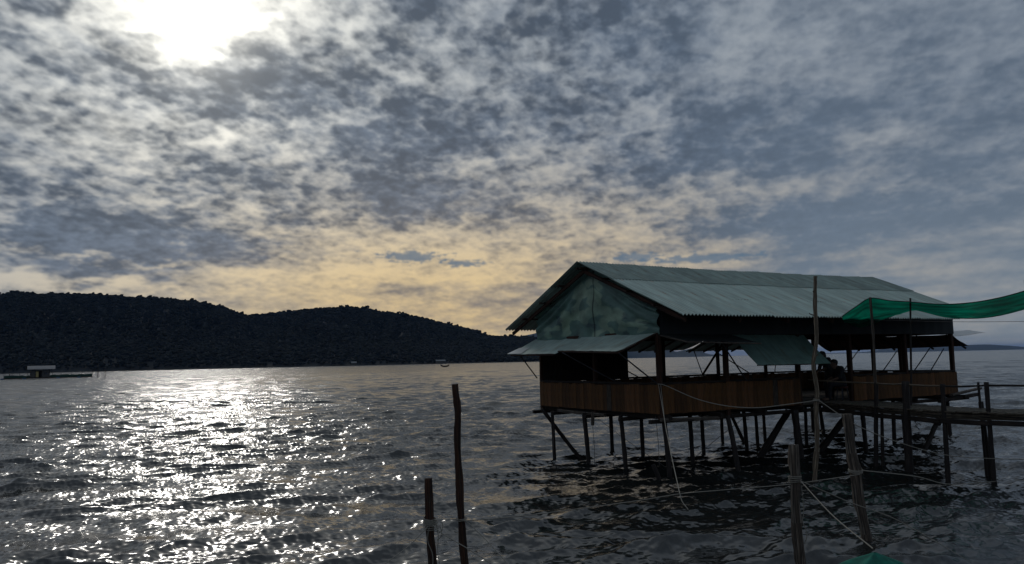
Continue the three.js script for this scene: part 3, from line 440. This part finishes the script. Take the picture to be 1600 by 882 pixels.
// ------------------------------------------------------------------ ropes
const ropeGeo = (pts, r = .008) => { const c = new THREE.CatmullRomCurve3(pts.map(V)); return new THREE.TubeGeometry(c, Math.max(12, Math.round(c.getLength() / .08)), r * .82, 6); };
const coil = (x, y, z, rad, turns, rise, seed, r = .009) => { const p = [], q = rng(seed); for (let i = 0; i <= turns * 14; i++) { const a = i / 14 * 6.283, w = rad + .014 + .006 * q(); p.push([x + Math.cos(a) * w, y + rise * i / (turns * 14) + .012 * Math.sin(a + seed) + .006 * q(), z + Math.sin(a) * w]); } return ropeGeo(p, r); };
const rope = (pts, r, label, mat = M.rope) => single('rope', ropeGeo(pts, r), mat, label, 'rope');
rope([[3.68, 2.32, -20.08], [3.80, 2.30, -19.95], [4.49, 1.96, -19.4], [5.1, 1.80, -18.9], [5.68, 1.77, -18.45], [6.24, 1.84, -18.2], [6.98, 1.93, -18.13]], .013, 'pale rope sagging from the near corner of the hut to the tall pole');
rope([[7.02, 1.93, -18.14], [7.6, 1.41, -17.6], [8.52, 1.01, -17.7], [9.69, .67, -17.8], [10.68, .58, -17.72], [11.1, .65, -17.0], [12.2, .72, -16.2]], .012, 'pale rope running down from the tall pole past the walkway poles to the right');
rope([[3.69, 2.31, -20.06], [3.0, 1.38, -15.5], [2.38, 1.015, -11.6]], .009, 'pale rope hanging down from the hut corner to the low line over the water');
rope([[3.74, 2.30, -20.02], [3.25, 1.45, -17.0], [3.02, 1.37, -15.5]], .008, 'second thin strand hanging beside the rope at the hut corner');
rope([[2.38, 1.02, -11.6], [2.385, .93, -11.5], [2.43, .84, -11.3]], .009, 'loose rope end dangling from the knot on the low line');
rope([[-.73, .90, -10.55], [-.07, .91, -10.7], [1.76, .965, -11.4], [2.38, 1.01, -11.6], [2.97, 1.012, -11.8], [4.25, 1.02, -12.2], [5.37, 1.11, -12.4]], .008, 'long low line over the water from the tall brown post to the thick leaning post');
rope([[5.42, 1.16, -12.5], [6.78, .89, -13.5], [8.13, .5, -15.0], [10.69, .08, -17.72]], .010, 'slack line from the thick leaning post to the foot of a walkway pole');
rope([[3.63, 1.39, -10.16], [4.49, 1.0, -10.6], [4.76, .9, -10.7], [5.12, .75, -10.8], [5.36, .6, -10.6], [5.8, .3, -10.3]], .007, 'thin rope from the pale grey post sloping gently down to the right');
rope([[3.63, 1.39, -10.14], [3.47, 1.235, -8.8], [3.195, 1.245, -7.2]], .0075, 'thick rope from the pale grey post stretched down to the green net peak');
rope([[-1.11, .97, -9.93], [-1.3, .82, -9.6], [-1.57, .68, -9.2], [-1.9, .5, -8.7]], .007, 'rope from the short post slanting down to the left');
rope([[-1.05, .98, -9.93], [-.93, .91, -9.8], [-.56, .74, -9.6], [-.2, .58, -9.3]], .008, 'thick rope from the short post slanting down to the right');
rope([[-.68, .90, -10.55], [-.57, .84, -10.4], [-.36, .68, -10.2], [-.05, .44, -9.8]], .007, 'thin rope from the tall brown post slanting down to the right');
rope([[-1.04, 1.04, -9.95], [-.89, .99, -10.2], [-.78, .93, -10.55]], .007, 'short rope tying the short post to the tall brown post');
rope([[-1.09, 1.0, -9.93], [-1.12, .80, -9.93], [-1.06, .62, -9.94], [-1.08, .3, -9.95]], .007, 'rope end hanging down the front of the short post');
rope([[-1.02, 1.02, -9.97], [-.99, .84, -9.97], [-1.0, .66, -9.97], [-.96, .4, -9.98]], .006, 'thin rope end hanging at the right of the short post');
part('rope_coil', coil(-1.10, .985, -10, .062, 6, .07, 4, .007), M.rope, stumpA).position.set(1.05, 0, 10); part('rope_coil', coil(-1.09, .92, -10.0, .075, 3, .08, 9, .006), M.rope, stumpA).position.set(1.05, 0, 10);
part('rope_coil', coil(-.75, .90, -10.6, .055, 2, .03, 2, .007), M.rope, stumpB).position.set(.66, 0, 10.6); part('rope_coil', coil(3.58, 1.36, -10.2, .066, 4, .09, 7, .007), M.rope, stumpC).position.set(-3.64, 0, 10.2); part('rope_coil', coil(5.35, 1.13, -12.5, .088, 3, .05, 3, .009), M.rope, stumpD).position.set(-5.54, 0, 12.5);
part('rope_coil', coil(7.0, 1.9, -18.22, .055, 3, .06, 5, .01), M.rope, tallPole).position.set(-6.75, 0, 18.22);
part('knot', ropeGeo([[-1.02, 1.0, -9.93], [-.95, 1.03, -9.93], [-.93, .93, -9.93], [-1.0, .88, -9.92], [-.97, .98, -9.9], [-.94, .86, -9.92], [-1.0, .80, -9.92]].map(([x, y, z]) => [x + 1.05, y, z + 10]), .007), M.rope, stumpA);
rope([[3.645, 1.33, -10.16], [3.66, 1.0, -10.17], [3.63, .88, -10.15], [3.68, .72, -10.15], [3.64, .60, -10.16]], .006, 'loose rope tail hanging down the side of the pale grey post');
for (const [p, q, l] of [[[-.17, 1.12, -2.77], [-.16, .0, -2.75], 'thin dark cord hanging straight from the small board under the hut gable'], [[-.02, 1.5, -.2], [-.0, .25, -.15], 'thin dark cord hanging under the hut beside the corner pile'], [[-.32, 1.45, -4.55], [-.36, .1, -4.6], 'thin dark cord hanging beside the outermost corner pile']]) rope([hutWorld(...p), hutWorld((p[0] + q[0]) / 2 + .02, (p[1] + q[1]) / 2, (p[2] + q[2]) / 2), hutWorld(...q)], .009, l, M.ropeDark);
rope([hutWorld(-.1, 1.3, -2.6), hutWorld(.3, .75, -1.9), hutWorld(.9, .05, -1.0)], .009, 'thin dark cord slanting into the water under the hut gable', M.ropeDark);
rope([hutWorld(4.3, 1.2, -1.2), hutWorld(3.3, .6, -1.4), hutWorld(2.3, .02, -1.5)], .010, 'thin dark cord slanting into the water under the long front', M.ropeDark);
single('wire', ropeGeo([[9.73, 3.88, -21], [10.6, 3.70, -18.8], [11.6, 3.57, -16.4]], .006), M.ropeDark, 'thin grey wire stretched level below the green shade net', 'wire');
single('stump', poleGeo([hutWorld(-.5, .34, .2), hutWorld(-.44, .15, .25), hutWorld(-.3, -.5, .35)], .055, .06, 6), M.pile, 'stub of a broken pile leaning out of the water before the hut corner', 'stump');

// ------------------------------------------------------------------ green shade net over the walkway
{
  const t = thing('shade_canopy', 'sagging translucent green shade net slung from poles above the walkway', 'canopy', [9.67, 0, -21]), o = t.position;
  const top = [[9.1, 4.01, -21.5], [9.46, 4.29, -21.3], [9.69, 4.47, -21], [10.05, 4.37, -20.7], [10.51, 4.31, -20.5], [11.02, 4.2, -20], [11.38, 4.18, -19.2], [11.58, 4.23, -18.5], [11.54, 4.30, -17.5], [11.58, 4.40, -16.5], [11.7, 4.5, -15.2]];
  const bot = [[9.55, 3.95, -22.3], [10, 3.78, -22.8], [10.37, 3.76, -23], [10.84, 3.91, -23], [11.13, 4.08, -22.6], [11.43, 4.21, -22.4], [12.0, 3.93, -21.5], [12.41, 3.86, -21], [12.6, 3.88, -20.2], [12.76, 3.99, -19.4], [12.94, 4.14, -18.5], [13.2, 4.3, -17]];
  const ct = new THREE.CatmullRomCurve3(top.map(V)), cb = new THREE.CatmullRomCurve3(bot.map(V));
  const netTex = dataTex(256, 256, (u, v, c) => { const n = 1 + .22 * fbm(u * 6, v * 3, 4) + .1 * Math.sin(v * 40 + 3 * perlin(u * 5, v * 5)); c[0] = .05 * n; c[1] = .66 * n; c[2] = .55 * n; }, true);
  const net = new THREE.MeshPhysicalMaterial({ map: netTex, roughness: 1, transmission: .68, thickness: 0, ior: 1.3, specularIntensity: .1, transparent: true, opacity: .88, side: THREE.DoubleSide });
  part('net', sheetGeo((u, v) => { const p = ct.getPoint(u).lerp(cb.getPoint(u), v), k = Math.sin(Math.PI * v); p.y += -.09 * k + .03 * Math.sin(v * 15 + 5 * perlin(u * 5, v)) * k + .02 * fbm(u * 12, v * 3, 3); return [p.x - o.x, p.y, p.z - o.z]; }, 90, 14, .003), net, t);
  const hem = std({ color: tint(.008, .05, .035) });
  for (const c of [ct, cb]) part('hem', new THREE.TubeGeometry(new THREE.CatmullRomCurve3(c.getPoints(40).map((p) => new THREE.Vector3(p.x - o.x, p.y, p.z - o.z))), 60, .014, 5), hem, t);
  part('pole', poleGeo([[.02, 4.49, 0], [.03, 3.4, 0], [.0, 2.17, 0], [.03, 1.45, 0]], .036, .044, 3, 8, .1), M.postGrey, t); part('pole', poleGeo([[.9, 4.42, .4], [.82, 3.2, .4], [.76, 2.2, .4], [.7, 1.5, .4]], .024, .028, 7, 7, .08), M.pile, t); part('pole', poleGeo([[1.95, 4.56, 3.5], [1.93, 3, 3.5], [1.9, 1.5, 3.6]], .04, .045, 9, 8, .1), M.pile, t);
}
// fine dark fishing net hung low at the right, and the peaked green net in front of it
{
  const c = [[3.42, 1.28, -6.7], [3.85, 1.42, -7.5], [4.62, 1.46, -8.3], [5.74, 1.47, -9], [6.8, 1.52, -9.2]].map(V), d = [[2.7, 1.22, -5.0], [3.2, 1.15, -5.0], [3.8, 1.15, -5.0], [4.5, 1.2, -5.0], [5.2, 1.25, -5.0]].map(V), a = new THREE.CatmullRomCurve3(c), b = new THREE.CatmullRomCurve3(d);
  const alpha = dataTex(512, 512, (u, v, k) => { const g = Math.max(Math.abs(Math.sin(u * Math.PI * 128)), Math.abs(Math.sin(v * Math.PI * 128))); k[0] = k[1] = k[2] = (.30 + .22 * sstep(.6, 1, g) + .10 * fbm(u * 7, v * 7, 4)) * (.12 + .88 * sstep(0, .75, v + .25 * fbm(u * 4, v * 3, 3))); });
  single('fishing_net', sheetGeo((u, v) => { const p = a.getPoint(u).lerp(b.getPoint(u), v); p.y += .05 * fbm(u * 6, v * 5, 4) - .06 * Math.sin(Math.PI * v); return p.toArray(); }, 60, 40, .002), new THREE.MeshStandardMaterial({ color: tint(.10, .115, .13), roughness: 1, alphaMap: alpha, transparent: true, side: THREE.DoubleSide }), 'fine dark mesh net hung over the water at the bottom right', 'net');
  const t = thing('net_cover', 'peaked green net over a stake at the bottom edge', 'net', [3.14, 0, -7.05]);
  part('stake', poleGeo([[0, 1.22, 0], [0, .4, 0], [.03, -.8, 0]], .03, .034, 2, 7), M.pile, t);
  const pk = 1.25; part('net', sheetGeo((u, v) => { const an = u * 2 * Math.PI, rr = .012 + v * .62, w = 1 + .16 * Math.cos(an * 5 + 1); return [Math.cos(an) * rr * w, pk - .19 * Math.pow(v, .8) - .9 * v * v * v * .5 + .015 * Math.sin(an * 9) * v, Math.sin(an) * rr * w * .8]; }, 60, 16, .003), std({ map: dataTex(128, 128, (u, v, k) => { const n = 1 + .25 * fbm(u * 9, v * 6, 4); k[0] = .06 * n; k[1] = .40 * n; k[2] = .33 * n; }, true), side: THREE.DoubleSide }), t);
}

// ------------------------------------------------------------------ people at the entrance
const smin = (a, b, k) => { const h = clamp(.5 + .5 * (b - a) / k); return mix(b, a, h) - k * h * (1 - h); };
function capsule(p, [a, b, ra, rb]) {
  const bx = b[0] - a[0], by = b[1] - a[1], bz = b[2] - a[2], px = p[0] - a[0], py = p[1] - a[1], pz = p[2] - a[2], t = clamp((px * bx + py * by + pz * bz) / (bx * bx + by * by + bz * bz + 1e-9));
  return Math.hypot(px - bx * t, py - by * t, pz - bz * t) - mix(ra, rb, t);
}
function fieldGeo(bones, centre, half, res, k, grow = 0, cut) {
  const mc = new MarchingCubes(res, new THREE.MeshBasicMaterial(), false, false, 60000); mc.isolation = 0;
  const p = [0, 0, 0];
  for (let z = 0; z < res; z++) for (let y = 0; y < res; y++) for (let x = 0; x < res; x++) {
    p[0] = centre[0] + (x - res / 2) / (res / 2) * half; p[1] = centre[1] + (y - res / 2) / (res / 2) * half; p[2] = centre[2] + (z - res / 2) / (res / 2) * half;
    let d = 9; for (const b of bones) d = smin(d, capsule(p, b), k);
    d -= grow; if (cut) d = Math.max(d, cut(p)); mc.field[x + y * res + z * res * res] = -d;
  }
  mc.update();
  const n = mc.count, g = new THREE.BufferGeometry(), P = new Float32Array(n * 3);
  for (let i = 0; i < n; i++) for (let c = 0; c < 3; c++) P[i * 3 + c] = mc.positionArray[i * 3 + c] * half + centre[c];
  g.setAttribute('position', new THREE.BufferAttribute(P, 3)); g.setAttribute('normal', new THREE.BufferAttribute(mc.normalArray.slice(0, n * 3), 3)); return g;
}
// figures look along +x; y from the floor
function figure(J, name, label, pos, turn, shirt, trousers, bun) {
  const o = thing(name, label, 'person', pos, turn);
  const arm = (s, w) => [[J[`sh${s}`], J[`el${s}`], .052 + w, .042 + w], ...(w ? [] : [[J[`el${s}`], J[`wr${s}`], .040, .028]])], leg = (s, w) => [[J[`hip${s}`], J[`kn${s}`], .088 + w, .058 + w], [J[`kn${s}`], J[`an${s}`], .056 + w, .038 + w]];
  const up = (a, b, t) => a.map((v, i) => mix(v, b[i], t));
  const torso = (w) => [[J.pelvis, J.waist, .125 + w, .112 + w], [J.waist, J.chest, .112 + w, .135 + w], [J.shL, J.shR, .062 + w, .062 + w], [J.hipL, J.hipR, .10 + w, .10 + w]];
  const bones = [...torso(0), [J.chest, J.neck, .09, .055], [J.neck, J.head, .052, .06], ...arm('L', 0), ...arm('R', 0), ...leg('L', 0), ...leg('R', 0)];
  for (const s of 'LR') bones.push([J[`an${s}`], [J[`an${s}`][0] + .16, J[`an${s}`][1] - .03, J[`an${s}`][2]], .04, .03]);
  const c = [.02, .72, 0], hd = J.head, f = (a, b, r1, r2) => [[hd[0] + a[0], hd[1] + a[1], hd[2] + a[2]], [hd[0] + b[0], hd[1] + b[1], hd[2] + b[2]], r1, r2];
  const skin = std({ color: tint(.19, .11, .075), roughness: .6 });
  const geos = [fieldGeo(bones, c, .86, 96, .035)];
  geos.push(fieldGeo([f([-.015, .02, 0], [.01, .03, 0], .088, .085), f([.03, -.04, 0], [.045, -.075, 0], .062, .045), f([.085, .015, 0], [.104, -.018, 0], .012, .017), f([.082, -.052, -.02], [.082, -.052, .02], .011, .011), f([.0, .0, .085], [-.012, -.02, .09], .018, .014), f([.0, .0, -.085], [-.012, -.02, -.09], .018, .014), f([.072, .028, -.04], [.072, .028, .04], .016, .016), f([-.01, -.06, 0], [-.02, -.14, 0], .055, .055)], hd, .17, 56, .018));
  for (const s of 'LR') {
    const w = J[`wr${s}`], e = J[`el${s}`], d = V(w).sub(V(e)).normalize(), side = new THREE.Vector3(0, 0, s === 'L' ? 1 : -1), dn = new THREE.Vector3().crossVectors(d, side).normalize(); if (dn.y > 0) dn.negate(); const across = new THREE.Vector3().crossVectors(dn, d).normalize(), at = (a, b, k) => V(w).addScaledVector(d, a).addScaledVector(across, b).addScaledVector(dn, k).toArray();
    const hb = [[at(0, 0, 0), at(.045, 0, 0), .026, .03], [at(.03, -.024, 0), at(.08, -.03, .004), .016, .013], [at(.03, .024, 0), at(.08, .03, .004), .016, .013]];
    [[-.031, .062], [-.011, .076], [.011, .072], [.031, .056]].forEach(([b, l]) => { hb.push([at(.075, b, .002), at(.075 + l * .55, b * 1.08, .012), .0095, .0088], [at(.075 + l * .55, b * 1.08, .012), at(.075 + l * .9, b * 1.05, .036), .0088, .0072]); });
    hb.push([at(.02, -.03, .004), at(.05, -.055, .012), .012, .0105], [at(.05, -.055, .012), at(.078, -.054, .026), .0105, .008]);
    geos.push(fieldGeo(hb, at(.07, 0, .01), .11, 46, .006));
  }
  part('body', mergeGeometries(geos), skin, o);
  part('shirt', fieldGeo([...torso(.016), [J.chest, J.neck, .085, .05], ...arm('L', .016), ...arm('R', .016)], c, .86, 96, .045, 0, (p) => J.pelvis[1] - .05 - p[1]), std({ color: shirt }), o);
  part('trousers', fieldGeo([[J.pelvis, J.pelvis, .137, .137], [J.hipL, J.hipR, .108, .108], ...leg('L', .016), ...leg('R', .016)], c, .86, 96, .04, 0, (p) => p[1] - J.pelvis[1] - .06), std({ color: trousers }), o);
  part('hair', fieldGeo([f([-.028, .04, 0], [.0, .05, 0], .098, .092), ...(bun ? [f([-.09, .02, 0], [-.11, -.02, 0], .05, .045), f([-.06, -.02, 0], [-.07, -.12, 0], .06, .035)] : [f([-.05, -.01, 0], [-.05, -.05, 0], .06, .05)])], hd, .21, 56, .02, 0, (p) => (p[0] - hd[0]) * .8 - (p[1] - hd[1]) - .0), std({ color: tint(.012, .010, .009), roughness: .5 }), o);
  return o;
}
const FL = FLOOR + .0;
figure({ pelvis: [-.10, .80, 0], waist: [-.08, .98, 0], chest: [.02, 1.17, 0], neck: [.09, 1.28, 0], head: [.15, 1.38, 0], shL: [.05, 1.24, .17], shR: [.05, 1.24, -.17], elL: [.10, .98, .22], elR: [.14, 1.0, -.22], wrL: [.26, .86, .16], wrR: [.32, .92, -.14], hipL: [-.10, .76, .085], hipR: [-.10, .76, -.085], knL: [-.02, .43, .1], knR: [-.08, .42, -.1], anL: [-.12, .07, .1], anR: [-.08, .07, -.1] }, 'person', 'person in dark clothes stooping behind the half-lowered awning at the hut entrance', [9.89, FL, -24.74], Math.PI + .25, tint(.03, .03, .035), tint(.02, .02, .025), true);
figure({ pelvis: [-.02, .52, 0], waist: [.0, .69, 0], chest: [.06, .89, 0], neck: [.13, 1.02, 0], head: [.20, 1.12, 0], shL: [.07, .97, .18], shR: [.07, .97, -.18], elL: [.14, .70, .23], elR: [.16, .70, -.23], wrL: [.36, .62, .15], wrR: [.38, .62, -.13], hipL: [0, .5, .09], hipR: [0, .5, -.09], knL: [.42, .51, .12], knR: [.42, .51, -.12], anL: [.40, .07, .12], anR: [.46, .07, -.1] }, 'person', 'person in black clothes sitting on a stool at the hut entrance', [10.03, FL, -24.05], Math.PI + .1, tint(.016, .016, .018), tint(.018, .018, .022), false);
{
  const t = thing('stool', 'low dark stool under the seated person at the hut entrance', 'stool', [10.05, FL, -24.05], .3);
  part('seat', new THREE.CylinderGeometry(.18, .17, .04, 20).translate(0, .40, 0), std({ color: tint(.10, .03, .025) }), t);
  for (let k = 0; k < 4; k++) { const a = k * Math.PI / 2 + .78; part('leg', rodGeo([Math.cos(a) * .13, .39, Math.sin(a) * .13], [Math.cos(a) * .18, .0, Math.sin(a) * .18], .018), M.rod, t); }
}

const hanging = (x, y, z, w, h, color, label) => single('hanging_cloth', sheetGeo((u, v) => [x + (u - .5) * w * .9, y - v * h + .01 * Math.sin(u * 7), z - (u - .5) * w * .45 + .02 * Math.sin(u * 14) * v], 14, 8, .006), std({ color }), label, 'cloth');
hanging(10.09, 2.66, -25.3, .30, .20, tint(.10, .022, .016), 'dark red cloth hanging behind the two people at the hut entrance'); hanging(9.90, 2.70, -25.3, .09, .30, tint(.26, .27, .28), 'narrow pale cloth hanging beside the dark red one at the hut entrance');

// ------------------------------------------------------------------ far across the water
{
  const t = thing('fish_farm', 'small floating hut with pale roof and green net pens far off at the left', 'floating hut', [-182, 0, -300], R(31)), r = rng(6), B = (x, y, z, w, h, d) => new THREE.BoxGeometry(w, h, d).translate(x, y, z), W = std({ color: tint(.09, .085, .08) });
  part('platform', B(3, .35, 0, 29, .35, 8), M.beam, t);
  part('wall', mergeGeometries([B(0, 1.9, -2.6, 6.6, 2.6, .15), B(-3.2, 1.9, 0, .15, 2.6, 5.2), B(3.2, 1.9, 0, .15, 2.6, 5.2), B(-2.3, 1.9, 2.6, 1.6, 2.6, .15), B(1.9, 1.9, 2.6, 2.6, 2.6, .15)]), W, t);
  part('door', B(-.9, 1.7, 2.68, .9, 2.1, .08), std({ color: tint(.45, .36, .16) }), t); part('window', B(1.9, 2.1, 2.70, 1.0, .9, .06), std({ color: tint(.02, .02, .025), roughness: .2 }), t);
  for (const s of [-1, 1]) part('roof_sheet', sheetGeo((u, v) => [mix(-4.6, 4.6, u) + (s > 0 ? .4 : -.4), 4.95 - 1.35 * v + .03 * Math.cos(u * 150), s * v * 3.7], 60, 2, .05), std({ color: tint(.13, .14, .155), roughness: .6 }), t);
  for (const [x0, x1, z] of [[-11.5, -3.5, 3.6], [3.6, 17.5, 3.6], [-11.5, 17.5, -3.6]]) part('net_fence', sheetGeo((u, v) => [mix(x0, x1, u), .4 + v * (.95 + .15 * Math.sin(u * 20)), z + .05 * Math.sin(u * 31)], 60, 3, .03), std({ color: tint(.02, .06, .045) }), t);
  for (const x of [-11.5, -9, -6.5, -4, 4, 7, 10.5, 14, 17.5]) part('post', poleGeo([[x, 2.3 + r() * .8, 3.55], [x, 1, 3.55], [x + .1, -.8, 3.55]], .07, .08, x, 6), M.pile, t);
  for (const x of [-12, -5, 6, 13]) part('float', new THREE.CylinderGeometry(.38, .38, 1.1, 12).rotateZ(Math.PI / 2).translate(x, .12, 4.1), std({ color: tint(.05, .10, .16) }), t);
}
for (const [x, z, h, l] of [[-201.5, -312, 4.4, 'thin stake in the water left of the floating hut'], [-154.5, -290, 5.2, 'taller thin stake in the water right of the floating hut'], [-150.8, -288, 3.4, 'shorter thin stake at the far right of the floating hut']]) single('stake', poleGeo([[x, h, z], [x + .1, h / 2, z], [x, -1, z]], .10, .12, h, 6), M.pile, l, 'stake');
{
  const t = thing('fishing_boat', 'tiny dark fishing boat out on the water before the hill', 'boat', [-41.2, 0, -467], .15);
  part('hull', sheetGeo((u, v) => { const x = (u - .5) * 5.2, w = .72 * Math.pow(Math.sin(Math.PI * clamp(u * .94 + .03)), .6), a = Math.PI * (v - .5); return [x, .12 + .75 - .85 * Math.cos(a) + .9 * Math.pow(Math.abs(u - .5) * 2, 3), w * Math.sin(a)]; }, 24, 12, .05), std({ color: tint(.03, .03, .035) }), t);
  part('thwart', new THREE.BoxGeometry(.3, .05, 1.2).translate(.3, .62, 0), M.beam, t); part('thwart', new THREE.BoxGeometry(.3, .05, 1.1).translate(-1.1, .66, 0), M.beam, t);
  part('engine', mergeGeometries([new THREE.BoxGeometry(.35, .55, .35).translate(-2.35, 1.35, 0), new THREE.CylinderGeometry(.05, .05, 1.2, 8).translate(-2.55, .6, 0)]), M.rod, t);
}
for (const [x, z, w, l] of [[-121, -1290, 16, 'pale roofed shore building at the foot of the hill, nearer the hut'], [-262, -1280, 9, 'small pale shed on the shore below the hill']]) {
  const t = thing('shore_house', l, 'house', [x, 0, z], .2);
  part('wall', new THREE.BoxGeometry(w * .9, 4, 7).translate(0, 2.5, 0), std({ color: tint(.10, .10, .09) }), t);
  for (const s of [-1, 1]) part('roof', sheetGeo((u, v) => [(u - .5) * w, 7 - 2.3 * v, s * v * 4.6], 4, 2, .1), std({ color: tint(.2, .21, .21) }), t);
}

renderer.render(scene, camera);
